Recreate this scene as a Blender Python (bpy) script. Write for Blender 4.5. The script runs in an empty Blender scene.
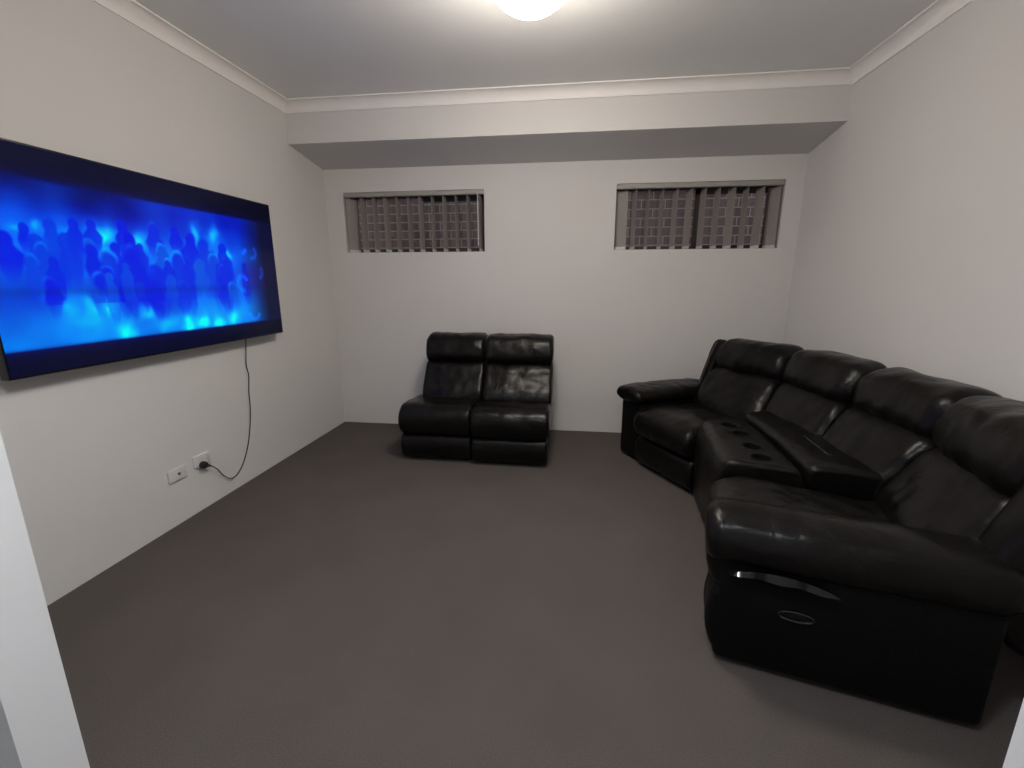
import bpy, math, random
from mathutils import Vector, noise

random.seed(7)
scene = bpy.context.scene
COL = scene.collection
for blk in (bpy.data.objects,):
    for o in list(blk):
        blk.remove(o)

# ------------------------------------------------------------------ dimensions
W, H = 4.28, 2.88                     # room width, ceiling height
YF = -3.55                            # room face of the wall with the opening
YH = -3.67                            # hall face of the same wall
BK, ZB, ZK = 0.526, 2.571, 2.490      # bulkhead depth, underside front / back height
CR = 0.079                            # cornice size
OPEN_L, OPEN_R = 1.13, 3.20           # opening to the hall


# ------------------------------------------------------------------ materials
def srgb(r, g, b):
    def f(c):
        c /= 255.0
        return c / 12.92 if c <= 0.04045 else ((c + 0.055) / 1.055) ** 2.4
    return (f(r), f(g), f(b), 1.0)


def mat(name, col, rough=0.6, var=0.0, scale=20.0, bump=0.0, bscale=200.0, metal=0.0,
        spec=0.5, bdist=0.002, coat=0.0):
    m = bpy.data.materials.new(name)
    m.use_nodes = True
    nt = m.node_tree
    b = nt.nodes['Principled BSDF']
    b.inputs['Roughness'].default_value = rough
    b.inputs['Metallic'].default_value = metal
    b.inputs['Specular IOR Level'].default_value = spec
    b.inputs['Coat Weight'].default_value = coat
    tc = nt.nodes.new('ShaderNodeTexCoord')
    n = nt.nodes.new('ShaderNodeTexNoise')
    n.inputs['Scale'].default_value = scale
    n.inputs['Detail'].default_value = 4
    nt.links.new(tc.outputs['Object'], n.inputs['Vector'])
    mix = nt.nodes.new('ShaderNodeMix')
    mix.data_type = 'RGBA'
    mix.inputs[6].default_value = tuple(c * (1 - var) for c in col[:3]) + (1,)
    mix.inputs[7].default_value = tuple(min(1, c * (1 + var)) for c in col[:3]) + (1,)
    nt.links.new(n.outputs['Fac'], mix.inputs[0])
    nt.links.new(mix.outputs[2], b.inputs['Base Color'])
    if bump > 0:
        n2 = nt.nodes.new('ShaderNodeTexNoise')
        n2.inputs['Scale'].default_value = bscale
        n2.inputs['Detail'].default_value = 3
        nt.links.new(tc.outputs['Object'], n2.inputs['Vector'])
        bp = nt.nodes.new('ShaderNodeBump')
        bp.inputs['Strength'].default_value = bump
        bp.inputs['Distance'].default_value = bdist
        nt.links.new(n2.outputs['Fac'], bp.inputs['Height'])
        nt.links.new(bp.outputs['Normal'], b.inputs['Normal'])
    return m


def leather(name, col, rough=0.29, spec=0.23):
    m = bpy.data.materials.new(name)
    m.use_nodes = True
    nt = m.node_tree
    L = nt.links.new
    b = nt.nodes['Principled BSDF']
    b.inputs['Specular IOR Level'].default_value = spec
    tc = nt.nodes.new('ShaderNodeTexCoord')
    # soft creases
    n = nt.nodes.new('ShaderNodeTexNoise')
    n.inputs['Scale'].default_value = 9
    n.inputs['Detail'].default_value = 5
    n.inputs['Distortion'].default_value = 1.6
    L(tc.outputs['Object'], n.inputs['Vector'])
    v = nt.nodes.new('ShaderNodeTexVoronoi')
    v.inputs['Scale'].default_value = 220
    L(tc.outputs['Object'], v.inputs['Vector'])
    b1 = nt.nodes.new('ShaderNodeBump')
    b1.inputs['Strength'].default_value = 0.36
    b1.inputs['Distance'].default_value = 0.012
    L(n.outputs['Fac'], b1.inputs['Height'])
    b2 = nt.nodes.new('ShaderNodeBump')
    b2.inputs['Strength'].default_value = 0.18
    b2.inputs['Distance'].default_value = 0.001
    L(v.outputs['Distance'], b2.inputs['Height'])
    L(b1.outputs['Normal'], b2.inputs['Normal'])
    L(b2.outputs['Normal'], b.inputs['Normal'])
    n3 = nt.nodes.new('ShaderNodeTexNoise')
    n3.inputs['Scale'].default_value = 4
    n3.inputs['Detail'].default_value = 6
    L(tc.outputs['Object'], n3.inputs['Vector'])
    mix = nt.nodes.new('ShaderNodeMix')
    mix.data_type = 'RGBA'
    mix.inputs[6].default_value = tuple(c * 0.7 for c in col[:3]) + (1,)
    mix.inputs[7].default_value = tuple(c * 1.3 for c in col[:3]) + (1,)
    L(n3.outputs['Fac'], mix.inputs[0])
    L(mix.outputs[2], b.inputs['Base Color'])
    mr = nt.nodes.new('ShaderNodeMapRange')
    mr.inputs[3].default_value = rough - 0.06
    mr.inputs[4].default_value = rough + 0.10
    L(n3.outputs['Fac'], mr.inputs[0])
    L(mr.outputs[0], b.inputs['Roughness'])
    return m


M = {}
M['wall'] = mat('painted plaster wall', (0.68, 0.67, 0.655, 1), 0.75, 0.02, 3, 0.12, 260)
M['ceiling'] = mat('painted plaster ceiling', (0.88, 0.885, 0.865, 1), 0.85, 0.02, 3, 0.05, 300)
M['cornice'] = mat('white cornice paint', (0.90, 0.875, 0.85, 1), 0.6, 0.02, 5)
M['jamb'] = mat('white wall end paint', (0.86, 0.86, 0.87, 1), 0.6, 0.02, 5, 0.08, 260)
M['leather'] = leather('black leather', (0.0048, 0.0040, 0.0036, 1))
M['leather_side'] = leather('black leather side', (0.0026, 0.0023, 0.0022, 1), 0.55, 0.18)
M['piping'] = leather('worn leather piping', (0.05, 0.04, 0.036, 1), 0.4)
M['plastic'] = mat('black plastic', (0.008, 0.008, 0.009, 1), 0.18, 0.1, 30)
M['dull_plastic'] = mat('dull black plastic', (0.004, 0.004, 0.004, 1), 0.55, 0.1, 30, spec=0.2)
M['tv_body'] = mat('black television plastic', (0.006, 0.007, 0.012, 1), 0.25, 0.1, 30)
M['white_plastic'] = mat('white plastic', (0.68, 0.67, 0.66, 1), 0.35, 0.02, 30)
M['grey_plastic'] = mat('grey plastic', (0.12, 0.12, 0.12, 1), 0.4, 0.02, 30)
M['cable'] = mat('black rubber cable', (0.015, 0.014, 0.014, 1), 0.5, 0.1, 30)
M['rail'] = mat('grey beige blind rail', (0.36, 0.345, 0.32, 1), 0.5, 0.03, 30)
M['slat'] = mat('taupe blind fabric', (0.32, 0.288, 0.275, 1), 0.8, 0.08, 60, 0.2, 900)
M['frame'] = mat('dark bronze window frame', (0.045, 0.042, 0.040, 1), 0.4, 0.1, 30)
M['steel'] = mat('steel', (0.4, 0.4, 0.4, 1), 0.35, 0.05, 30, metal=1.0)
M['ground'] = mat('outside paving', (0.12, 0.11, 0.10, 1), 0.9, 0.2, 8)
M['eave'] = mat('eave lining', (0.05, 0.05, 0.05, 1), 0.9, 0.2, 8)


def carpet():
    m = bpy.data.materials.new('dark grey brown carpet')
    m.use_nodes = True
    nt = m.node_tree
    L = nt.links.new
    b = nt.nodes['Principled BSDF']
    b.inputs['Roughness'].default_value = 1.0
    b.inputs['Specular IOR Level'].default_value = 0.1
    tc = nt.nodes.new('ShaderNodeTexCoord')
    n1 = nt.nodes.new('ShaderNodeTexNoise')
    n1.inputs['Scale'].default_value = 330
    n1.inputs['Detail'].default_value = 3
    n2 = nt.nodes.new('ShaderNodeTexNoise')
    n2.inputs['Scale'].default_value = 2.5
    n2.inputs['Detail'].default_value = 4
    for n in (n1, n2):
        L(tc.outputs['Object'], n.inputs['Vector'])
    r = nt.nodes.new('ShaderNodeValToRGB')
    r.color_ramp.elements[0].position = 0.3
    r.color_ramp.elements[0].color = (0.068, 0.059, 0.053, 1)
    r.color_ramp.elements[1].position = 0.72
    r.color_ramp.elements[1].color = (0.158, 0.138, 0.126, 1)
    L(n1.outputs['Fac'], r.inputs[0])
    mx = nt.nodes.new('ShaderNodeMix')
    mx.data_type = 'RGBA'
    mx.blend_type = 'MULTIPLY'
    mx.inputs[0].default_value = 0.25
    L(r.outputs[0], mx.inputs[6])
    L(n2.outputs['Fac'], mx.inputs[7])
    L(mx.outputs[2], b.inputs['Base Color'])
    bp = nt.nodes.new('ShaderNodeBump')
    bp.inputs['Strength'].default_value = 0.35
    bp.inputs['Distance'].default_value = 0.003
    L(n1.outputs['Fac'], bp.inputs['Height'])
    L(bp.outputs['Normal'], b.inputs['Normal'])
    return m


M['carpet'] = carpet()


def brick():
    m = bpy.data.materials.new('brown brickwork')
    m.use_nodes = True
    nt = m.node_tree
    L = nt.links.new
    b = nt.nodes['Principled BSDF']
    b.inputs['Roughness'].default_value = 0.9
    tc = nt.nodes.new('ShaderNodeTexCoord')
    sx = nt.nodes.new('ShaderNodeSeparateXYZ')
    cb = nt.nodes.new('ShaderNodeCombineXYZ')
    L(tc.outputs['Object'], sx.inputs[0])
    L(sx.outputs[0], cb.inputs[0])
    L(sx.outputs[2], cb.inputs[1])
    t = nt.nodes.new('ShaderNodeTexBrick')
    t.inputs['Scale'].default_value = 1.0
    t.inputs['Brick Width'].default_value = 0.26
    t.inputs['Row Height'].default_value = 0.098
    t.inputs['Mortar Size'].default_value = 0.006
    t.inputs['Bias'].default_value = -0.2
    t.inputs['Color1'].default_value = (0.20, 0.135, 0.125, 1)
    t.inputs['Color2'].default_value = (0.10, 0.068, 0.065, 1)
    t.inputs['Mortar'].default_value = (0.42, 0.38, 0.37, 1)
    L(cb.outputs[0], t.inputs['Vector'])
    L(t.outputs['Color'], b.inputs['Base Color'])
    return m


M['brick'] = brick()


def emis(name, col, s):
    m = bpy.data.materials.new(name)
    m.use_nodes = True
    nt = m.node_tree
    b = nt.nodes['Principled BSDF']
    b.inputs['Base Color'].default_value = (0.8, 0.78, 0.74, 1)
    n = nt.nodes.new('ShaderNodeTexNoise')
    n.inputs['Scale'].default_value = 3
    mix = nt.nodes.new('ShaderNodeMix')
    mix.data_type = 'RGBA'
    mix.inputs[6].default_value = tuple(c * 0.97 for c in col[:3]) + (1,)
    mix.inputs[7].default_value = col
    nt.links.new(n.outputs['Fac'], mix.inputs[0])
    nt.links.new(mix.outputs[2], b.inputs['Emission Color'])
    b.inputs['Emission Strength'].default_value = s
    return m


M['lamp'] = emis('lit opal glass', (1.0, 0.90, 0.80, 1), 74.0)


def glass():
    m = bpy.data.materials.new('window glass')
    m.use_nodes = True
    nt = m.node_tree
    for n in list(nt.nodes):
        nt.nodes.remove(n)
    out = nt.nodes.new('ShaderNodeOutputMaterial')
    tr = nt.nodes.new('ShaderNodeBsdfTransparent')
    tr.inputs[0].default_value = (0.9, 0.92, 0.92, 1)
    gl = nt.nodes.new('ShaderNodeBsdfGlossy')
    gl.inputs['Roughness'].default_value = 0.02
    mx = nt.nodes.new('ShaderNodeMixShader')
    mx.inputs[0].default_value = 0.05
    nt.links.new(tr.outputs[0], mx.inputs[1])
    nt.links.new(gl.outputs[0], mx.inputs[2])
    nt.links.new(mx.outputs[0], out.inputs[0])
    return m


M['glass'] = glass()


# ------------------------------------------------------------------ mesh helpers
class MB:
    """collects shapes in world coordinates and links them as ONE mesh object"""

    def __init__(self):
        self.v = []
        self.f = []

    def add(self, vs, fs):
        k = len(self.v)
        self.v += [tuple(p) for p in vs]
        self.f += [tuple(i + k for i in f) for f in fs]
        return self

    def box(self, x0, x1, y0, y1, z0, z1, fn=None):
        vs = [(x, y, z) for x in (x0, x1) for y in (y0, y1) for z in (z0, z1)]
        if fn:
            vs = [fn(*p) for p in vs]
        return self.add(vs, [(0, 1, 3, 2), (4, 6, 7, 5), (0, 4, 5, 1), (2, 3, 7, 6), (0, 2, 6, 4), (1, 5, 7, 3)])

    def rbox(self, x0, x1, y0, y1, z0, z1, r=0.01, fn=None, seg=3):
        """box with rounded edges (spherical corners)"""
        cx, cy, cz = (x0 + x1) / 2, (y0 + y1) / 2, (z0 + z1) / 2
        hx, hy, hz = (x1 - x0) / 2, (y1 - y0) / 2, (z1 - z0) / 2
        r = min(r, hx, hy, hz)

        def ax(h):
            a = [-h + r * (1 - math.cos(t * math.pi / 2 / seg)) for t in range(seg + 1)]
            return a + [-q for q in reversed(a)]
        X, Y, Z = ax(hx), ax(hy), ax(hz)
        n = 2 * (seg + 1)
        vid, vs, fs = {}, [], []

        def V(i, j, k):
            key = (i, j, k)
            if key not in vid:
                p = Vector((X[i], Y[j], Z[k]))
                c = Vector((max(-hx + r, min(hx - r, p.x)), max(-hy + r, min(hy - r, p.y)),
                            max(-hz + r, min(hz - r, p.z))))
                d = p - c
                if d.length > 1e-9:
                    p = c + d.normalized() * r
                p = (p.x + cx, p.y + cy, p.z + cz)
                vid[key] = len(vs)
                vs.append(fn(*p) if fn else p)
            return vid[key]
        for i in range(n - 1):
            for j in range(n - 1):
                fs.append((V(i, j, 0), V(i, j + 1, 0), V(i + 1, j + 1, 0), V(i + 1, j, 0)))
                fs.append((V(i, j, n - 1), V(i + 1, j, n - 1), V(i + 1, j + 1, n - 1), V(i, j + 1, n - 1)))
                fs.append((V(i, 0, j), V(i + 1, 0, j), V(i + 1, 0, j + 1), V(i, 0, j + 1)))
                fs.append((V(i, n - 1, j), V(i, n - 1, j + 1), V(i + 1, n - 1, j + 1), V(i + 1, n - 1, j)))
                fs.append((V(0, i, j), V(0, i, j + 1), V(0, i + 1, j + 1), V(0, i + 1, j)))
                fs.append((V(n - 1, i, j), V(n - 1, i + 1, j), V(n - 1, i + 1, j + 1), V(n - 1, i, j + 1)))
        return self.add(vs, fs)

    def tube(self, pts, r, n=10, cap=True):
        pts = [Vector(p) for p in pts]
        vs, fs = [], []
        up = Vector((0, 0, 1))
        prev = None
        for i, p in enumerate(pts):
            d = (pts[min(i + 1, len(pts) - 1)] - pts[max(i - 1, 0)]).normalized()
            a = prev if prev is not None else (up if abs(d.z) < 0.9 else Vector((1, 0, 0)))
            a = (a - d * a.dot(d)).normalized()
            prev = a
            b = d.cross(a)
            rr = r[i] if isinstance(r, (list, tuple)) else r
            for k in range(n):
                t = 2 * math.pi * k / n
                vs.append(p + a * rr * math.cos(t) + b * rr * math.sin(t))
        for i in range(len(pts) - 1):
            for k in range(n):
                k2 = (k + 1) % n
                fs.append((i * n + k, i * n + k2, (i + 1) * n + k2, (i + 1) * n + k))
        if cap:
            fs.append(tuple(range(n - 1, -1, -1)))
            fs.append(tuple((len(pts) - 1) * n + k for k in range(n)))
        return self.add(vs, fs)

    def lathe(self, prof, fn, n=40, closed_top=True):
        """prof: list of (radius, height); fn maps (x,y,z) to world"""
        vs, fs = [], []
        for (r, h) in prof:
            for k in range(n):
                t = 2 * math.pi * k / n
                vs.append(fn(r * math.cos(t), r * math.sin(t), h))
        for i in range(len(prof) - 1):
            for k in range(n):
                k2 = (k + 1) % n
                fs.append((i * n + k, i * n + k2, (i + 1) * n + k2, (i + 1) * n + k))
        fs.append(tuple(range(n - 1, -1, -1)))
        fs.append(tuple((len(prof) - 1) * n + k for k in range(n)))
        return self.add(vs, fs)

    def loft(self, prof, a0, a1, fn, er=0.04, n=36, axis='x', wr=0.004, wscale=7.0, puff=0.0, seed=0.0,
             res=64, ends=(1, 1), shift=None):
        """closed smooth profile swept from a0 to a1 with rounded ends.
        axis 'x': profile in (depth, z); axis 'y': profile in (lateral, z)"""
        P = smooth_closed(prof, res)
        c = (sum(p[0] for p in P) / res, sum(p[1] for p in P) / res)
        hx = max(abs(p[0] - c[0]) for p in P)
        hz = max(abs(p[1] - c[1]) for p in P)
        er = min(er, (a1 - a0) / 2.001)
        st = []
        m = 7
        for i in range(m):
            st.append(a0 + er * (1 - math.cos(i / m * math.pi / 2)))
        for i in range(n + 1):
            st.append(a0 + er + (a1 - a0 - 2 * er) * i / n)
        for i in range(m - 1, -1, -1):
            st.append(a1 - er * (1 - math.cos(i / m * math.pi / 2)))
        vs, fs = [], []
        for s in st:
            ins = 0.0
            if ends[0] and s < a0 + er:
                t = (s - a0) / er
                ins = er * (1 - math.sqrt(max(0, 1 - (1 - t) ** 2)))
            if ends[1] and s > a1 - er:
                t = (a1 - s) / er
                ins = er * (1 - math.sqrt(max(0, 1 - (1 - t) ** 2)))
            w = (s - a0) / (a1 - a0)
            pf = puff * (1 - (2 * w - 1) ** 2)
            k1 = max(0.02, 1 - ins / hx) * (1 + pf / hx)
            k2 = max(0.02, 1 - ins / hz) * (1 + pf / hz)
            for (u, z) in P:
                uu, zz = c[0] + (u - c[0]) * k1, c[1] + (z - c[1]) * k2
                q = Vector((s, uu, zz)) if axis == 'x' else Vector((uu, s, zz))
                if wr:
                    dv = noise.noise_vector(q * wscale + Vector((seed, seed * 1.7, seed * 0.3)))
                    dv += 0.5 * noise.noise_vector(q * wscale * 2.3 + Vector((seed, 3.1, seed)))
                    q = q + Vector((dv.x * 0.6, dv.y, dv.z)) * wr
                vs.append(fn(q.x, q.y, q.z))
        R = res
        for i in range(len(st) - 1):
            for k in range(R):
                k2_ = (k + 1) % R
                fs.append((i * R + k, i * R + k2_, (i + 1) * R + k2_, (i + 1) * R + k))
        fs.append(tuple(range(R - 1, -1, -1)))
        fs.append(tuple((len(st) - 1) * R + k for k in range(R)))
        return self.add(vs, fs)

    def build(self, name, m, parent=None, loc=None, smooth=True, angle=40):
        if parent is not None:
            loc = root_loc(parent)
        elif loc is None:
            xs, ys, zs = zip(*self.v)
            loc = ((min(xs) + max(xs)) / 2, (min(ys) + max(ys)) / 2, min(zs))
        me = bpy.data.meshes.new(name)
        me.from_pydata([(p[0] - loc[0], p[1] - loc[1], p[2] - loc[2]) for p in self.v], [], self.f)
        me.update()
        import bmesh
        bm = bmesh.new()
        bm.from_mesh(me)
        bmesh.ops.recalc_face_normals(bm, faces=bm.faces)
        bm.to_mesh(me)
        bm.free()
        me.materials.append(m)
        if smooth:
            for p in me.polygons:
                p.use_smooth = True
            me.set_sharp_from_angle(angle=math.radians(angle))
        o = bpy.data.objects.new(name, me)
        COL.objects.link(o)
        if parent is not None:
            o.parent = parent
        else:
            o.location = loc
        return o


def root_loc(o):
    while o.parent is not None:
        o = o.parent
    return tuple(o.location)


def smooth_closed(pts, res):
    n = len(pts)
    dense = []
    for i in range(n):
        p0, p1, p2, p3 = (Vector(pts[(i + k - 1) % n]) for k in range(4))
        for s in range(24):
            t = s / 24
            dense.append(0.5 * ((2 * p1) + (-p0 + p2) * t + (2 * p0 - 5 * p1 + 4 * p2 - p3) * t * t
                                + (-p0 + 3 * p1 - 3 * p2 + p3) * t ** 3))
    L = [0.0]
    for i in range(len(dense)):
        L.append(L[-1] + (dense[(i + 1) % len(dense)] - dense[i]).length)
    out, j = [], 0
    for k in range(res):
        d = L[-1] * k / res
        while L[j + 1] < d:
            j += 1
        f = (d - L[j]) / max(1e-9, L[j + 1] - L[j])
        q = dense[j].lerp(dense[(j + 1) % len(dense)], f)
        out.append((q.x, q.y))
    return out


def tag(o, label=None, cat=None, group=None, kind=None):
    if label:
        o['label'] = label
    if cat:
        o['category'] = cat
    if group:
        o['group'] = group
    if kind:
        o['kind'] = kind
    return o


def empty(name, loc, label, cat, group=None):
    o = bpy.data.objects.new(name, None)
    COL.objects.link(o)
    o.location = loc
    o.empty_display_size = 0.1
    return tag(o, label, cat, group)


def struct(o):
    o['kind'] = 'structure'
    return o


# ------------------------------------------------------------------ room shell
struct(MB().box(-2.0, 6.3, -6.2, 0.0, -0.1, 0.0).build('floor', M['carpet'], loc=(W / 2, -1.8, 0), smooth=False))
struct(MB().box(-0.15, W + 0.15, YF, 0.2, H, H + 0.12).build('ceiling', M['ceiling'], smooth=False))
struct(MB().box(-0.15, 0.0, YF, 0.0, 0, H).build('wall_left', M['wall'], smooth=False))
struct(MB().box(W, W + 0.15, YF, 0.0, 0, H).build('wall_right', M['wall'], smooth=False))

WIN = [(0.178, 1.546, 1.735, 2.285), (2.735, 4.132, 1.739, 2.297)]
bw = MB()
x_edges = [-0.15, WIN[0][0], WIN[0][1], WIN[1][0], WIN[1][1], W + 0.15]
for i in range(5):
    a, b = x_edges[i], x_edges[i + 1]
    if i in (1, 3):
        w = WIN[i // 2]
        bw.box(a, b, 0.0, 0.2, 0, w[2])
        bw.box(a, b, 0.0, 0.2, w[3], H)
    else:
        bw.box(a, b, 0.0, 0.2, 0, H)
struct(bw.build('wall_back', M['wall'], smooth=False))

# wall with the wide opening to the hall
struct(MB().box(-2.0, OPEN_L, YH, YF, 0, H).box(OPEN_R, 6.3, YH, YF, 0, H)
       .box(OPEN_L, OPEN_R, YH, YF, 2.45, H).build('wall_front', M['jamb'], smooth=False))
# the hall behind the camera
struct(MB().box(-2.0, 6.3, -6.3, YH, H, H + 0.12).build('ceiling_hall', M['ceiling'], smooth=False))
struct(MB().box(-2.0, 6.3, -6.3, -6.2, 0, H).build('wall_hall_rear', M['wall'], smooth=False))
struct(MB().box(-2.1, -2.0, -6.3, YF, 0, H).build('wall_hall_left', M['wall'], smooth=False))
struct(MB().box(6.3, 6.4, -6.3, YF, 0, H).build('wall_hall_right', M['wall'], smooth=False))

# bulkhead over the windows, its underside falling slightly to the back
bh = MB()
vs = [(x, y, z) for x in (0.0, W) for (y, z) in ((-BK, ZB), (0.0, ZK), (0.0, H), (-BK, H))]
bh.add(vs, [(0, 1, 2, 3), (7, 6, 5, 4), (0, 4, 5, 1), (1, 5, 6, 2), (2, 6, 7, 3), (3, 7, 4, 0)])
struct(bh.build('ceiling_bulkhead', M['wall'], smooth=False))

# cove cornices, mitred in the corners
cp = [(0.0, -CR), (0.009, -CR), (0.009, -CR + 0.007)]
for k in range(9):
    t = k / 8 * math.pi / 2
    cp.append((CR - 0.007 - (CR - 0.016) * math.cos(t) * 1.0, -CR + 0.007 + (CR - 0.016) * math.sin(t)))
cp += [(CR - 0.007, -0.009), (CR, -0.009), (CR, 0.0), (0.0, 0.0)]


def cornice(name, path):
    """path(o) -> two end points for profile offset o"""
    n = len(cp)
    vs = []
    for e in (0, 1):
        for (o, dz) in cp:
            x, y = path(o)[e]
            vs.append((x, y, H + dz))
    fs = [(k, (k + 1) % n, n + (k + 1) % n, n + k) for k in range(n)]
    fs += [tuple(range(n)), tuple(range(2 * n - 1, n - 1, -1))]
    struct(MB().add(vs, fs).build(name, M['cornice'], angle=30))


cornice('trim_back', lambda o: ((o, -BK - o), (W - o, -BK - o)))
cornice('trim_left', lambda o: ((o, YF + o), (o, -BK - o)))
cornice('trim_right', lambda o: ((W - o, YF + o), (W - o, -BK - o)))
cornice('trim_front', lambda o: ((o, YF + o), (W - o, YF + o)))

# ------------------------------------------------------------------ windows, blinds, outside
for i, (x0, x1, z0, z1) in enumerate(WIN):
    fr = MB()
    t, ya, yb = 0.035, 0.155, 0.195
    fr.box(x0, x0 + t, ya, yb, z0, z1).box(x1 - t, x1, ya, yb, z0, z1)
    fr.box(x0 + t, x1 - t, ya, yb, z0, z0 + t).box(x0 + t, x1 - t, ya, yb, z1 - t, z1)
    xm = x0 + (x1 - x0) * 0.53
    fo = struct(fr.build('window_%d' % (i + 1), M['frame'], smooth=False))
    # sliding sash on the right half, a little in front
    s = MB()
    sa, sb, st_ = xm - 0.03, x1 - t, 0.045
    s.box(sa, sa + st_, 0.146, 0.166, z0 + t, z1 - t).box(sb - st_, sb, 0.146, 0.166, z0 + t, z1 - t)
    s.box(sa, sb, 0.146, 0.166, z0 + t, z0 + t + st_ * 0.2).box(sa, sb, 0.146, 0.166, z1 - t - st_, z1 - t)
    s.build('sash', M['frame'], fo, smooth=False)
    MB().box(x0 + t, xm, 0.178, 0.182, z0 + t, z1 - t).box(sa + st_, sb - st_, 0.154, 0.158, z0 + t, z1 - t) \
        .build('pane', M['glass'], fo, smooth=False)

    # vertical blind in the reveal
    side = ('left', 'right')[i]
    root = empty('vertical_blind', ((x0 + x1) / 2, 0.05, z1 - 0.05),
                 ['open taupe vertical blind with a white wand in the window above the two-seat sofa',
                  'open taupe vertical blind in the window nearest the right wall'][i],
                 'blind', 'vertical blinds in the high windows')
    MB().rbox(x0 + 0.004, x1 - 0.004, 0.006, 0.056, z1 - 0.042, z1 - 0.001, 0.005).build('headrail', M['rail'], root)
    n = 11
    rot = (0.04, 0.13)[i]
    for k in range(n + 1):
        xc = x0 + 0.05 + (x1 - x0 - 0.10) * k / n
        a = rot + random.uniform(-0.10, 0.10)
        if i == 0 and k == 0:
            a = -0.6
        if i == 1 and k == 0:
            a = 1.25
        if i == 1 and k == n:
            a = 0.55
        hw = 0.0635
        # slightly curved cross-section
        vs, fs = [], []
        sec = []
        for j in range(7):
            q = -hw + 2 * hw * j / 6
            bow = 0.004 * (1 - (q / hw) ** 2)
            sec.append((q, bow))
        for th in (0.0, 0.0012):
            for z in (z0 + 0.012, z1 - 0.045):
                for (q, bow) in sec:
                    lx, ly = bow + th, q
                    vs.append((xc - math.sin(a) * ly + math.cos(a) * lx, 0.076 + math.cos(a) * ly + math.sin(a) * lx, z))
        m7 = 7
        for j in range(6):
            fs.append((j, j + 1, m7 + j + 1, m7 + j))
            fs.append((2 * m7 + j, 3 * m7 + j, 3 * m7 + j + 1, 2 * m7 + j + 1))
            fs.append((j, 2 * m7 + j, 2 * m7 + j + 1, j + 1))
            fs.append((m7 + j, m7 + j + 1, 3 * m7 + j + 1, 3 * m7 + j))
        fs.append((0, m7, 3 * m7, 2 * m7))
        fs.append((6, 2 * m7 + 6, 3 * m7 + 6, m7 + 6))
        sl = MB().add(vs, fs).build('slat', M['slat'], root)
        # bottom weight and its little clip
        cxx, cyy = xc, 0.076
        w = MB()
        fn = (lambda cx_, cy_, a_: lambda x, y, z: (cx_ - math.sin(a_) * y + math.cos(a_) * x,
                                                    cy_ + math.cos(a_) * y + math.sin(a_) * x, z))(cxx, cyy, a)
        w.box(-0.0025, 0.0055, -hw + 0.004, hw - 0.004, z0 + 0.006, z0 + 0.030, fn)
        w.build('bottom_weight', M['white_plastic'], sl, smooth=False)
    if i == 0:
        MB().tube([(x1 - 0.062, 0.004, z1 - 0.035), (x1 - 0.060, 0.003, z0 + 0.05)], 0.005) \
            .build('wand', M['white_plastic'], root)

struct(MB().box(-3.5, 8.0, 1.20, 1.32, -0.3, 3.6).build('wall_neighbour', M['brick'], loc=(0, 1.2, 0), smooth=False))
struct(MB().box(-3.5, 8.0, 0.2, 1.2, -0.4, -0.3).build('floor_outside', M['ground'], smooth=False))

# ------------------------------------------------------------------ ceiling light
LX, LY = 2.15, -2.065
root = empty('ceiling_light', (LX, LY, H), 'round lit opal glass bowl lamp on the ceiling', 'lamp')
fn = lambda x, y, z: (LX + x, LY + y, H + z)
MB().lathe([(0.09, 0.0), (0.095, -0.006), (0.095, -0.030), (0.085, -0.036), (0.03, -0.038), (0.03, -0.097)], fn) \
    .build('base_plate', M['white_plastic'], root)
dp = [(0.10, -0.098), (0.17, -0.100), (0.20, -0.104)]
dp += [(0.200 * math.cos(t * math.pi / 2 / 14) ** 1.12, -0.110 - 0.17 * math.sin(t * math.pi / 2 / 14)) for t in range(14)]
dp.append((0.008, -0.280))
MB().lathe(dp, fn).build('diffuser', M['lamp'], root)
MB().lathe([(0.19, -0.094), (0.217, -0.096), (0.221, -0.102), (0.217, -0.108), (0.2055, -0.110)], fn).build('rim', M['white_plastic'], root)  # opaque ring added to shade the ceiling close around the bowl

# ------------------------------------------------------------------ television
TX0, TX1 = 0.055, 0.098
TY0, TY1, TZ0, TZ1 = -2.82, -1.015, 1.065, 2.020
tv = empty('television', (0.05, (TY0 + TY1) / 2, TZ0), 'large flat television showing a blue lit crowd on the left wall',
           'television')
MB().rbox(TX0, TX1, TY0, TY1, TZ0, TZ1, 0.004).build('casing', M['tv_body'], tv)
br = MB().box(0.002, 0.012, -2.25, -1.6, 1.35, 1.75)
br.box(0.012, TX0, -2.2, -2.14, 1.32, 1.78).box(0.012, TX0, -1.70, -1.64, 1.32, 1.78)
br.build('wall_bracket', M['steel'], tv, smooth=False)


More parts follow.
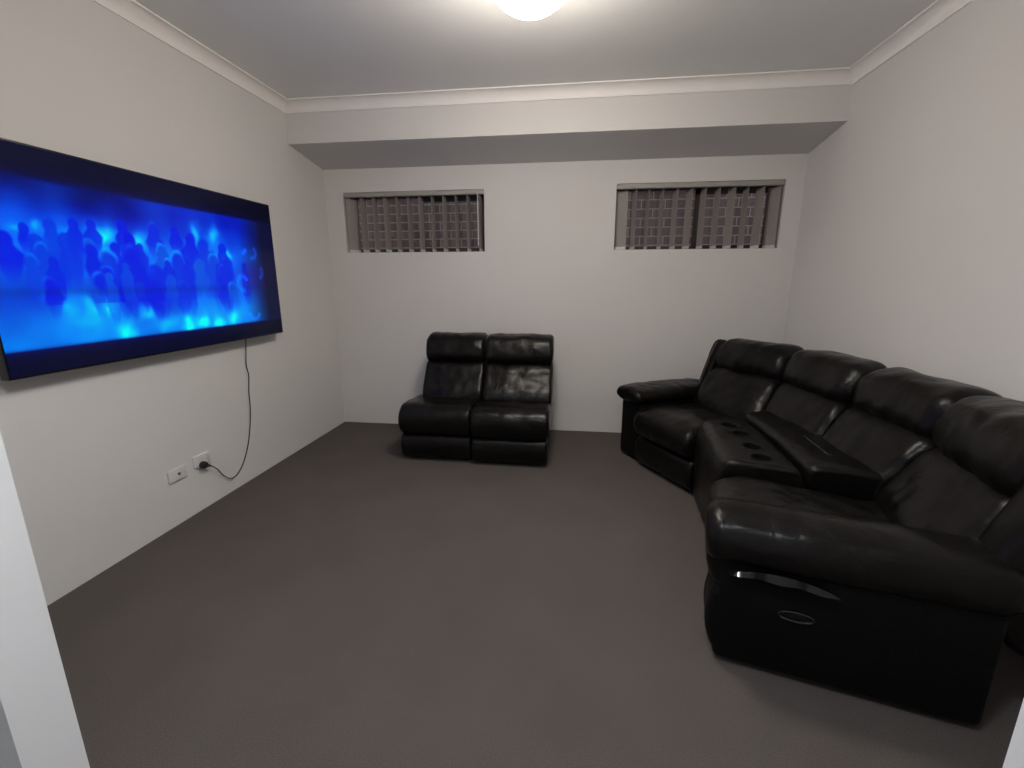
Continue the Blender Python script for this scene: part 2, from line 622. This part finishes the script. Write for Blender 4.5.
def screen():
    NU, NV = 360, 190
    y0, y1, z0, z1 = TY0 + 0.008, TY1 - 0.008, TZ0 + 0.010, TZ1 - 0.008
    P_TOP, P_BOT = 0.862, 0.108           # picture between two black bands

    # features are in screen units: u 0..1.88 (left to right), v 0..1 (bottom to top)
    people = PEOPLE
    glows = GLOWS
    vs, cols = [], []
    for j in range(NV + 1):
        for i in range(NU + 1):
            fu, fv = i / NU, j / NV
            vs.append((TX1 + 0.0008, y0 + (y1 - y0) * fu, z0 + (z1 - z0) * fv))
            u, v = fu * 1.88, fv
            if v > P_TOP or v < P_BOT:
                c = Vector((7, 9, 40))
                e = max(v - P_TOP, P_BOT - v)
                c += Vector((0, 4, 60)) * math.exp(-e / 0.02) * (1 - max(0, (fu - 0.85) / 0.15))
                c *= (1 - 0.35 * max(0, (fu - 0.5) / 0.5))
            else:
                t = (v - P_BOT) / (P_TOP - P_BOT)
                nz = noise.noise(Vector((u * 3.1, v * 3.5, 1.3))) + 0.5 * noise.noise(Vector((u * 8, v * 9, 4.3)))
                mid = math.exp(-((t - 0.62) / 0.20) ** 2)
                low = math.exp(-((t - 0.02) / 0.28) ** 2)
                c = Vector((1, 50 + 56 * mid + 85 * low + 42 * nz, 222 + 33 * max(mid, low) + 34 * nz))
                if t > 0.8:
                    c *= 1 - (0.04 + 0.36 * max(0.0, min(1.0, (1.0 - u) / 0.5))) * (t - 0.8) / 0.2 * (0.6 + 0.8 * max(0, 0.5 - nz))
                wu = 0.035 * noise.noise(Vector((u * 9, v * 9, 5.5))) + 0.015 * noise.noise(Vector((u * 22, v * 22, 7.5)))
                wv = 0.035 * noise.noise(Vector((u * 9, v * 9, 15.5))) + 0.015 * noise.noise(Vector((u * 22, v * 22, 17.5)))
                for (gu, gv, ru, rv, s) in glows:
                    d = ((u + wu - gu) / ru) ** 2 + ((v + wv - gv) / rv) ** 2
                    if d < 6:
                        k = s * math.exp(-d)
                        c += Vector((6 * k, 165 * k, 90 * k))
                rim = 0.0
                for (hu, hv, hr, bw_, bb, rl), sh in zip(people, SHADE):
                    wob = 0.30 * noise.noise(Vector((u * 11 + hu * 7, v * 11, 2.2))) + 0.15 * noise.noise(Vector((u * 25, v * 25, hu)))
                    d = math.hypot((u - hu) / hr, (v - hv) / (hr * 1.25)) + wob
                    k = max(0.0, min(1.0, (1.2 - d) / 0.30))
                    if v < hv and v > bb:
                        s = (hv - v) / max(0.05, hr * 2.2)
                        hw_ = hr * 0.6 + (bw_ - hr * 0.6) * min(1.0, s) ** 1.2
                        if v < bb + 0.12:
                            hw_ *= 0.35 + 0.65 * (v - bb) / 0.12
                        k2 = max(0.0, min(1.0, (1.2 - abs(u - hu) / hw_ + wob) / 0.35)) * min(1.0, (v - bb) / 0.10)
                        k = max(k, k2)
                    c = c.lerp(Vector((0, 4 + 16 * (1 + nz) + 52 * sh ** 2 + 20 * u / 1.88, 232)), k * (0.9 if v > 0.3 else 0.6))
                    rim *= 1 - 0.8 * k
                    if rl and v > hv - hr * 0.4:
                        rim = max(rim, rl * math.exp(-((d - 0.98) / 0.22) ** 2) * max(0.0, (v - hv + hr * 0.5) / (hr * 1.6)))
                c += Vector((8, 125, 50)) * rim * max(0.0, min(1.0, 0.55 + 1.2 * noise.noise(Vector((u * 13, v * 13, 9.1)))))
                # floor line between the crowd and its reflection
                c *= 1 - 0.09 * math.exp(-((t - 0.34) / 0.025) ** 2)
                # right hand fade to the dark
                f = max(0.0, min(1.0, (fu - 0.80) / 0.13))
                arc = 0.0
                for (au, av, ar, a0_, a1_) in ARCS:
                    d = math.hypot(u - au, v - av)
                    an = math.atan2(v - av, u - au)
                    if a0_ <= an <= a1_:
                        arc = max(arc, math.exp(-((d - ar) / 0.016) ** 2))
                c = c.lerp(Vector((12, 13, 46)), f * 0.97)
                red = math.exp(-(((u - 1.60) / 0.10) ** 2 + ((v - 0.45) / 0.10) ** 2))
                c = c.lerp(Vector((55, 12, 120)), 0.45 * red)
                c += Vector((8, 70, 165)) * arc * 0.75 * (0.4 + 0.6 * max(0, noise.noise(Vector((u * 9, v * 9, 0))) + 0.5))
                e = min(t, 1 - t)
                c = c.lerp(Vector((4, 10, 90)), 0.6 * math.exp(-e / 0.008))
            cols.append(srgb(*(max(0, min(255, q)) for q in c)))
    fs = []
    for j in range(NV):
        for i in range(NU):
            a = j * (NU + 1) + i
            fs.append((a, a + 1, a + NU + 2, a + NU + 1))
    return vs, fs, cols


PEOPLE = [(0.096, 0.586, 0.029, 0.052, 0.398, 0), (0.172, 0.643, 0.021, 0.03, 0.497, 0), (0.213, 0.583, 0.032, 0.059, 0.375, 0.25), (0.281, 0.664, 0.027, 0.045, 0.319, 0), (0.384, 0.685, 0.022, 0.041, 0.467, 0), (0.343, 0.594, 0.035, 0.058, 0.349, 0), (0.468, 0.686, 0.023, 0.044, 0.509, 0), (0.447, 0.558, 0.033, 0.049, 0.36, 0), (0.129, 0.415, 0.023, 0.022, 0.354, 0), (0.52, 0.522, 0.042, 0.063, 0.359, 0.9), (0.464, 0.42, 0.034, 0.051, 0.319, 0.7), (0.631, 0.704, 0.026, 0.05, 0.515, 0), (0.649, 0.539, 0.048, 0.081, 0.194, 0.35), (0.662, 0.635, 0.032, 0.058, 0.313, 0), (0.814, 0.703, 0.034, 0.058, 0.523, 0.2), (0.849, 0.583, 0.036, 0.06, 0.247, 0.8), (0.791, 0.455, 0.047, 0.072, 0.18, 0.25), (0.949, 0.53, 0.044, 0.073, 0.204, 0.7), (0.962, 0.708, 0.031, 0.057, 0.541, 0), (1.065, 0.67, 0.033, 0.069, 0.297, 0.2), (1.163, 0.64, 0.042, 0.083, 0.293, 0.2), (1.237, 0.542, 0.044, 0.088, 0.316, 0.5), (1.111, 0.498, 0.041, 0.073, 0.294, 0.2), (1.324, 0.626, 0.038, 0.074, 0.314, 0.2), (0.874, 0.398, 0.037, 0.056, 0.196, 0.4), (0.953, 0.36, 0.039, 0.06, 0.189, 0.3), (1.376, 0.353, 0.04, 0.078, 0.198, 0.5)]
GLOWS = [(0.531, 0.653, 0.062, 0.046, 1.0), (0.709, 0.639, 0.054, 0.038, 0.9), (0.23, 0.65, 0.028, 0.027, 0.55), (0.131, 0.639, 0.029, 0.025, 0.4), (0.329, 0.652, 0.03, 0.037, 0.35), (0.753, 0.455, 0.038, 0.039, 0.8), (0.492, 0.301, 0.048, 0.051, 1.0), (0.682, 0.253, 0.062, 0.05, 0.95), (0.553, 0.141, 0.051, 0.064, 0.8), (0.296, 0.315, 0.031, 0.057, 0.5), (0.196, 0.343, 0.028, 0.032, 0.5), (0.391, 0.301, 0.029, 0.044, 0.5), (0.372, 0.232, 0.145, 0.069, 0.35), (1.121, 0.718, 0.028, 0.063, 0.8), (1.252, 0.712, 0.035, 0.066, 0.8), (0.965, 0.147, 0.046, 0.05, 1.0), (1.076, 0.143, 0.033, 0.045, 0.95), (1.205, 0.139, 0.036, 0.047, 0.9), (1.342, 0.17, 0.049, 0.056, 0.6), (1.362, 0.581, 0.028, 0.021, 0.8), (1.355, 0.443, 0.019, 0.028, 0.7), (0.82, 0.154, 0.063, 0.053, 0.4), (0.287, 0.443, 0.035, 0.009, 0.7), (0.537, 0.503, 0.027, 0.021, 0.5), (0.815, 0.304, 0.034, 0.017, 0.6), (1.178, 0.416, 0.034, 0.02, 0.6)]
ARCS = [(1.486, 0.401, 0.05, 0.3, 3.2), (1.486, 0.401, 0.05, -3.2, -1.2), (1.623, 0.623, 0.037, -2.2, 1.2), (1.664, 0.484, 0.045, -1.4, 0.8), (1.574, 0.183, 0.052, -3.1, -0.2), (1.555, 0.605, 0.029, 1.2, 3.2)]
PEOPLE = [p for p in PEOPLE if not (p[2] < 0.026 and p[1] < 0.45 and p[0] < 0.3)]
rs = random.Random(5)
for q in range(24):
    PEOPLE.append((rs.uniform(0.05, 1.58), rs.uniform(0.33, 0.60), rs.uniform(0.020, 0.030), rs.uniform(0.035, 0.05),
                   rs.uniform(0.16, 0.30), rs.choice((0, 0, 0.35, 0.7))))
PEOPLE.sort(key=lambda p: -p[1])
SHADE = [rs.uniform(0.0, 1.0) for p in PEOPLE]
vs, fs, cols = screen()
m = bpy.data.materials.new('lit television picture')
m.use_nodes = True
nt = m.node_tree
b = nt.nodes['Principled BSDF']
b.inputs['Base Color'].default_value = (0.004, 0.004, 0.006, 1)
b.inputs['Roughness'].default_value = 0.2
b.inputs['Specular IOR Level'].default_value = 0.12
at = nt.nodes.new('ShaderNodeAttribute')
at.attribute_name = 'picture'
nt.links.new(at.outputs['Color'], b.inputs['Emission Color'])
b.inputs['Emission Strength'].default_value = 0.92
M['screen'] = m
so = MB().add(vs, fs).build('screen', m, tv)
ca = so.data.color_attributes.new('picture', 'FLOAT_COLOR', 'POINT')
ca.data.foreach_set('color', [q for c in cols for q in c])
tag(so, 'screen with blue picture of a crowd between black bands')

# ------------------------------------------------------------------ wall plates and cable


def plate(name, label, cat, y0, y1, z0, z1):
    r = empty(name, (0.0, (y0 + y1) / 2, z0), label, cat, 'white wall plates under the television')
    MB().rbox(0.0, 0.011, y0, y1, z0, z1, 0.004).build('face_plate', M['white_plastic'], r)
    return r


r = plate('antenna_plate', 'white wall plate with a single round socket left of the power outlet', 'wall plate',
          -2.125, -1.995, 0.275, 0.353)
MB().lathe([(0.0085, 0.011), (0.0085, 0.017), (0.006, 0.019)], lambda x, y, z: (z, -2.055 + x, 0.316 + y), n=18) \
    .build('socket', M['grey_plastic'], r)
r = plate('power_outlet', 'white wall power outlet with the black television plug in it', 'outlet',
          -1.935, -1.80, 0.292, 0.370)
for yy in (-1.905, -1.83):
    MB().rbox(0.010, 0.016, yy - 0.008, yy + 0.008, 0.346, 0.362, 0.002).build('switch', M['white_plastic'], r)
s = MB()
for (dy, dz) in ((-0.008, 0.006), (0.008, 0.006), (0.0, -0.009)):
    s.box(0.0105, 0.0116, -1.825 + dy - 0.0015, -1.825 + dy + 0.0015, 0.319 + dz - 0.005, 0.319 + dz + 0.005)
s.build('socket', M['grey_plastic'], r, smooth=False)

cab = empty('power_cable', (0.02, -1.5, 0.1), 'thin black power cable hanging from the television to the outlet', 'cable')
cpts = [(0.030, -1.352, 1.064), (0.028, -1.353, 1.04), (0.018, -1.356, 0.95), (0.012, -1.362, 0.86), (0.010, -1.348, 0.78), (0.009, -1.368, 0.66),
        (0.009, -1.375, 0.55), (0.009, -1.40, 0.42), (0.010, -1.445, 0.29), (0.011, -1.51, 0.18),
        (0.013, -1.585, 0.115), (0.016, -1.66, 0.105), (0.018, -1.725, 0.155), (0.022, -1.775, 0.225), (0.030, -1.83, 0.272),
        (0.036, -1.865, 0.285)]


def curve(pts, sub=6):
    out = []
    P = [Vector(p) for p in pts]
    for i in range(len(P) - 1):
        p0, p1, p2, p3 = P[max(i - 1, 0)], P[i], P[i + 1], P[min(i + 2, len(P) - 1)]
        for k in range(sub):
            t = k / sub
            out.append(0.5 * ((2 * p1) + (-p0 + p2) * t + (2 * p0 - 5 * p1 + 4 * p2 - p3) * t * t
                              + (-p0 + 3 * p1 - 3 * p2 + p3) * t ** 3))
    out.append(P[-1])
    return out


MB().tube(curve(cpts), 0.0034, 8).build('cord', M['cable'], cab)
pg = MB().lathe([(0.021, 0.0115), (0.024, 0.016), (0.024, 0.030), (0.020, 0.044), (0.012, 0.048)],
                lambda x, y, z: (z, -1.883 + x, 0.300 + y), n=24)
pg.tube([(0.034, -1.870, 0.293), (0.036, -1.840, 0.277)], [0.013, 0.006], 10)
pg.build('plug', M['cable'], cab)

# ------------------------------------------------------------------ seat profiles (depth from the front, height)
SEAT = [(0.00, 0.27), (-0.035, 0.34), (-0.025, 0.43), (0.04, 0.485), (0.14, 0.492), (0.28, 0.475), (0.42, 0.462), (0.56, 0.44),
        (0.56, 0.30), (0.42, 0.255), (0.25, 0.25), (0.08, 0.245)]
FOOT = [(0.025, 0.035), (-0.002, 0.08), (-0.012, 0.15), (0.005, 0.225), (0.05, 0.248), (0.11, 0.24), (0.12, 0.14), (0.11, 0.04), (0.06, 0.028)]
BACK = [(0.33, 0.42), (0.335, 0.50), (0.40, 0.60), (0.46, 0.70), (0.52, 0.755), (0.60, 0.76), (0.70, 0.74), (0.72, 0.60), (0.68, 0.45),
        (0.56, 0.38), (0.42, 0.37)]
HEAD = [(0.485, 0.745), (0.455, 0.80), (0.470, 0.88), (0.52, 0.955), (0.60, 0.985), (0.70, 0.975), (0.755, 0.91), (0.755, 0.80),
        (0.71, 0.735), (0.60, 0.715), (0.53, 0.72)]


def prof(P, dx=0.0, dz=0.0, sx=1.0, sz=1.0, z0=0.0):
    return [(d * sx + dx, z0 + (z - z0) * sz + dz) for d, z in P]


def box_base(mb, x0, x1, d0, d1, z0, z1, fn, r=0.03):
    return mb.rbox(x0, x1, d0, d1, z0, z1, r, fn)


# ------------------------------------------------------------------ two-seat armless sofa
LVX, LVY = 0.995, -0.955
LVW = 1.20
sofa = empty('armless_sofa', (LVX + LVW / 2, LVY + 0.4, 0.0),
             'small armless black leather two-seat sofa against the back wall', 'sofa')
for k in range(2):
    a = LVX + k * (LVW / 2 + 0.004)
    b = a + LVW / 2 - 0.004 + 0.018 * k
    sh = -0.012 if k == 0 else 0.0
    fn = (lambda sh_: lambda x, d, z: (x, LVY + sh_ + d, z))(-0.035 * k)
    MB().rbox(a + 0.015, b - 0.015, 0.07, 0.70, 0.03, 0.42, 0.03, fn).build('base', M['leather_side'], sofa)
    MB().loft(prof(FOOT, sz=0.95), a + 0.002, b - 0.006, fn, er=0.018, wr=0.004, seed=k * 3 + 1).build('footrest', M['leather'], sofa)
    MB().loft(prof(SEAT, dz=-0.012, sz=1.03, z0=0.49), a - 0.006, b + 0.006, fn, er=0.035, wr=0.006, puff=0.006, seed=k * 5 + 2) \
        .build('seat_cushion', M['leather'], sofa)
    xa, xb = a + 0.085 * (k == 0) + 0.03 * (k == 1), b + 0.028 * (k == 0) + 0.010 * (k == 1)
    bk = MB().loft(prof(BACK, dz=0.012), xa, xb, fn, er=0.035, wr=0.010, wscale=6, puff=0.008, seed=k * 7 + 3) \
        .build('backrest', M['leather'], sofa)
    MB().loft(prof(HEAD, dz=0.02, sz=0.97, z0=0.85), xa + 0.004, xb, fn, er=0.035, wr=0.010, wscale=6, puff=0.004, seed=k * 9 + 4) \
        .build('headrest', M['leather'], bk)

# ------------------------------------------------------------------ curved sectional
sec = empty('sectional_sofa', (3.5, -1.65, 0.0),
            'large curved black leather sectional recliner sofa along the right wall', 'sofa')


def frame(ox, oy, ang, sgn):
    """lateral, depth, height -> world; depth axis at angle ang, lateral to its right times sgn"""
    dx, dy = math.cos(ang), math.sin(ang)
    lx, ly = dy * sgn, -dx * sgn
    return lambda l, d, z: (ox + lx * l + dx * d, oy + ly * l + dy * d, z)


A1, A4 = math.atan2(0.485, 0.875), math.atan2(-0.25, 0.968)
F1 = frame(2.775, -0.565, A1, 1)
F4 = frame(2.945, -2.765, A4, -1)
MODW1, MODW4 = 0.89, 0.765
# arm pad cross-section (lateral, height): lateral 0 is the outer side
ARM = [(-0.02, 0.47), (-0.035, 0.53), (-0.01, 0.595), (0.06, 0.625), (0.14, 0.625), (0.215, 0.595), (0.245, 0.53), (0.23, 0.46),
       (0.15, 0.43), (0.05, 0.43)]


def recliner(fn, seed, near):
    bx = 0.37 if near else 0.26
    MODW = MODW4 if near else MODW1
    ARM_W = 0.235 if near else 0.27
    rear = 0.815 if near else 0.86
    asx = ARM_W / 0.235
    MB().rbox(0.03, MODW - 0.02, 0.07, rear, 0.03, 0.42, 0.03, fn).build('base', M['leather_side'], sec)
    # arm: upholstered side box, front panel pads, overstuffed top
    arm = MB()
    arm.rbox(0.0, ARM_W - 0.01, 0.0 if near else 0.045, rear, 0.025, 0.50, 0.025, fn)
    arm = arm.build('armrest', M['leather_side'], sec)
    MB().loft(prof(ARM, sx=asx, sz=1.0 if near else 0.66, z0=0.615), -0.06 if near else -0.005, 0.835 if near else 0.77, fn, er=0.05, axis='y', wr=0.008, wscale=7, puff=0.005, seed=seed + 1, n=44) \
        .build('arm_pad', M['leather'], arm)
    if near:
        MB().loft([(-0.01, 0.33), (-0.05, 0.40), (-0.05, 0.49), (0.0, 0.56), (0.08, 0.55), (0.10, 0.42), (0.06, 0.32)],
                  0.004, ARM_W - 0.004, fn, er=0.05, wr=0.004, seed=seed + 2).build('front_pad', M['leather'], arm)
        MB().loft([(0.0, 0.05), (-0.03, 0.12), (-0.035, 0.22), (-0.01, 0.315), (0.06, 0.32), (0.10, 0.2), (0.06, 0.04)],
                  0.004, ARM_W - 0.004, fn, er=0.04, wr=0.004, seed=seed + 3).build('front_pad', M['leather_side'], arm)
    x0, x1 = ARM_W + 0.002, MODW - 0.006
    MB().loft(prof(FOOT, sz=1.05), x0, x1, fn, er=0.03, wr=0.004, seed=seed + 4).build('footrest', M['leather'], sec)
    MB().loft(prof(SEAT, dz=0.005, sx=1.35, dx=0.02 if near else 0.0), x0, x1, fn, er=0.05, wr=0.007, puff=0.006, seed=seed + 5).build('seat_cushion', M['leather'], sec)
    xb0 = 0.16 if near else 0.275
    bk = MB().loft(prof(BACK, dx=bx - (0.02 if near else 0.06), dz=0.01), xb0, MODW + 0.01, fn, er=0.06, wr=0.012, wscale=6, puff=0.012, seed=seed + 6) \
        .build('backrest', M['leather'], sec)
    MB().loft(prof(HEAD, dx=bx, dz=0.012), xb0 + 0.006, MODW + 0.02, fn, er=0.07, wr=0.012, wscale=6, puff=0.008, seed=seed + 7) \
        .build('headrest', M['leather'], bk)
    # outer side wing of the back
    wing = MB().loft(prof([(0.46, 0.50), (0.50, 0.62), (0.56, 0.78), (0.62, 0.93), (0.67, 0.985), (0.73, 0.95), (0.75, 0.75), (0.74, 0.5), (0.72, 0.3), (0.60, 0.3)], dx=bx - (0.11 if near else 0.12)),
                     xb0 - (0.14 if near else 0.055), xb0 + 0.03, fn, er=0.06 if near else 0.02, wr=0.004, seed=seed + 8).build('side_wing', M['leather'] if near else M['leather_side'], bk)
    pts = [fn(xb0 - 0.02, d + bx - 0.12, z) for d, z in ((0.485, 0.62), (0.54, 0.76), (0.60, 0.90), (0.645, 0.965))]
    if not near:
        MB().tube(curve(pts), 0.006, 8).build('piping', M['piping'], wing)
    if near:
        # glossy strip showing where the pad has come away from the side panel
        n = 24
        vs, fs = [], []
        for i in range(n + 1):
            t = i / n
            d = 0.025 + 0.34 * t
            hz = 0.034 * math.sin(math.pi * min(1, t * 1.0)) ** 0.7 + 0.002
            zc = 0.424 - 0.012 * t
            for (l, z) in ((-0.006, zc - hz), (-0.044 - 0.005 * math.sin(17 * t), zc + 0.2 * hz), (-0.036, zc + hz), (0.01, zc)):
                vs.append(fn(l, d, z))
        for i in range(n):
            for k in range(4):
                fs.append((i * 4 + k, i * 4 + (k + 1) % 4, i * 4 + 4 + (k + 1) % 4, i * 4 + 4 + k))
        fs += [(3, 2, 1, 0), (n * 4, n * 4 + 1, n * 4 + 2, n * 4 + 3)]
        tag(MB().add(vs, fs).build('torn_seam', M['plastic'], arm), 'glossy torn seam under the arm pad')
        # recessed pull handle
        h = MB()
        pts = [fn(-0.004, 0.255 + 0.055 * math.cos(t), 0.285 + 0.018 * math.sin(t)) for t in [q * math.pi / 12 for q in range(25)]]
        h.tube(pts, 0.006, 8, cap=False)
        h.rbox(-0.002, 0.004, 0.205, 0.305, 0.275, 0.296, 0.002, fn)
        h.build('recliner_handle', M['plastic'], arm)
    else:
        pass


recliner(F1, 11, False)
recliner(F4, 43, True)

# wedge between the two recliners: lateral s 0..1, depth d
def FW(s, d, z):
    a = Vector(F1(MODW1 + 0.012, d, z))
    b = Vector(F4(MODW4 + 0.012, d, z))
    p = a.lerp(b, s)
    bulge = 0.05 * 4 * s * (1 - s) * min(1.0, max(0.0, d))
    return (p.x + bulge, p.y, z)


def FB(s, d, z):
    return FW(s, d + 0.13 * s, z)


def FC(s, d, z):
    """console: the same wedge with a rounded front"""
    p = FW(s, d, z)
    return p


CTOP = 0.555
con = MB()
con.loft([(0.05, 0.03), (0.015, 0.15), (0.0, 0.35), (0.02, 0.50), (0.07, CTOP - 0.005), (0.16, CTOP), (0.32, CTOP), (0.375, CTOP - 0.01),
          (0.41, CTOP - 0.08), (0.45, 0.40), (0.60, 0.38), (0.80, 0.36), (0.84, 0.2), (0.80, 0.03), (0.4, 0.02)],
         0.0, 1.0, FC, er=0.03, wr=0.003, seed=71, res=96)
con = con.build('console', M['leather'], sec)
CUPS = [(0.20, 0.215), (0.40, 0.235), (0.67, 0.235), (0.87, 0.235)]
cut = MB()
for s, dd in CUPS:
    cx_, cy_, _ = FW(s, dd, 0)
    cut.lathe([(0.0505, -0.075), (0.0505, 0.05)], (lambda a_, b_: lambda x, y, z: (a_ + x, b_ + y, CTOP + z))(cx_, cy_), 28)
cut = cut.build('cutter', M['plastic'], sec)
md = con.modifiers.new('holes', 'BOOLEAN')
md.operation = 'DIFFERENCE'
md.solver = 'EXACT'
md.use_self = True
md.object = cut
bpy.context.view_layer.update()
dg = bpy.context.evaluated_depsgraph_get()
nm = bpy.data.meshes.new_from_object(con.evaluated_get(dg))
con.modifiers.clear()
con.data = nm
bpy.data.objects.remove(cut)
# four cup holders in two pairs near the groove
for s, dd in CUPS:
    cx_, cy_, _ = FW(s, dd, 0)
    cf = (lambda a_, b_: lambda x, y, z: (a_ + x, b_ + y, CTOP + z))(cx_, cy_)
    n = 28
    prof_c = [(0.049, -0.070), (0.0495, 0.0), (0.055, 0.001), (0.055, 0.003), (0.051, 0.004), (0.047, 0.001), (0.046, -0.064), (0.004, -0.066)]
    MB().lathe(prof_c, cf, n).build('cup_holder', M['dull_plastic'], con)
# padded lid behind the groove
lid = MB().loft([(0.415, 0.45), (0.41, 0.53), (0.435, 0.572), (0.52, 0.582), (0.66, 0.578), (0.78, 0.56), (0.80, 0.48), (0.70, 0.42), (0.5, 0.42)],
                0.01, 0.99, FW, er=0.035, wr=0.005, seed=77).build('lid', M['leather'], con)
MB().rbox(0.55, 0.83, 0.555, 0.575, 0.574, 0.590, 0.006, FW).build('pull_tab', M['plastic'], con)
for k in range(2):
    s0, s1 = (0.0, 0.52) if k == 0 else (0.52, 1.0)
    bk = MB().loft(prof(BACK, dx=0.21, dz=0.01), s0 + 0.004, s1 - 0.004, FB, er=0.05, wr=0.012, wscale=6, puff=0.012, seed=81 + k * 4) \
        .build('backrest', M['leather'], sec)
    MB().loft(prof(HEAD, dx=0.255, dz=0.012), s0 + 0.002, s1 - 0.002, FB, er=0.07, wr=0.012, wscale=6, puff=0.008, seed=83 + k * 4) \
        .build('headrest', M['leather'], bk)
MB().rbox(0.02, 0.98, 0.76, 0.92, 0.03, 0.66, 0.03, FB).build('base', M['leather_side'], sec)

# ------------------------------------------------------------------ lights and world
hl = bpy.data.lights.new('hall_lamp', 'POINT')
hl.energy = 66
hl.color = (0.86, 0.92, 1.0)
hl.shadow_soft_size = 0.12
ho = bpy.data.objects.new('hall_lamp', hl)
ho.location = (2.3, -3.92, 2.6)
COL.objects.link(ho)

w = bpy.data.worlds.new('dusk')
w.use_nodes = True
nt = w.node_tree
bg = nt.nodes['Background']
bg.inputs[0].default_value = (0.75, 0.72, 0.80, 1)
bg.inputs[1].default_value = 0.9
scene.world = w

# ------------------------------------------------------------------ camera
yaw, pitch, roll = 0.12789669, -0.224021499, -0.001036
cyw, syw, cpt, spt = math.cos(yaw), math.sin(yaw), math.cos(pitch), math.sin(pitch)
f = Vector((-syw * cpt, cyw * cpt, spt))
r0 = Vector((cyw, syw, 0))
u0 = r0.cross(f)
cr, sr = math.cos(roll), math.sin(roll)
rt = r0 * cr + u0 * sr
up = u0 * cr - r0 * sr
from mathutils import Matrix
cam = bpy.data.cameras.new('camera')
co = bpy.data.objects.new('camera', cam)
mw = Matrix((rt, up, -f)).transposed().to_4x4()
mw.translation = Vector((2.36, -4.3369, 1.4595))
co.matrix_world = mw
cam.sensor_fit = 'HORIZONTAL'
cam.sensor_width = 36.0
cam.lens = 450.0 / 1024 * 36
cam.clip_start = 0.02
COL.objects.link(co)
scene.camera = co

scene.view_settings.view_transform = 'Standard'
scene.view_settings.look = 'None'
scene.view_settings.gamma = 1
scene.view_settings.use_curve_mapping = False
scene.view_settings.exposure = 0.0
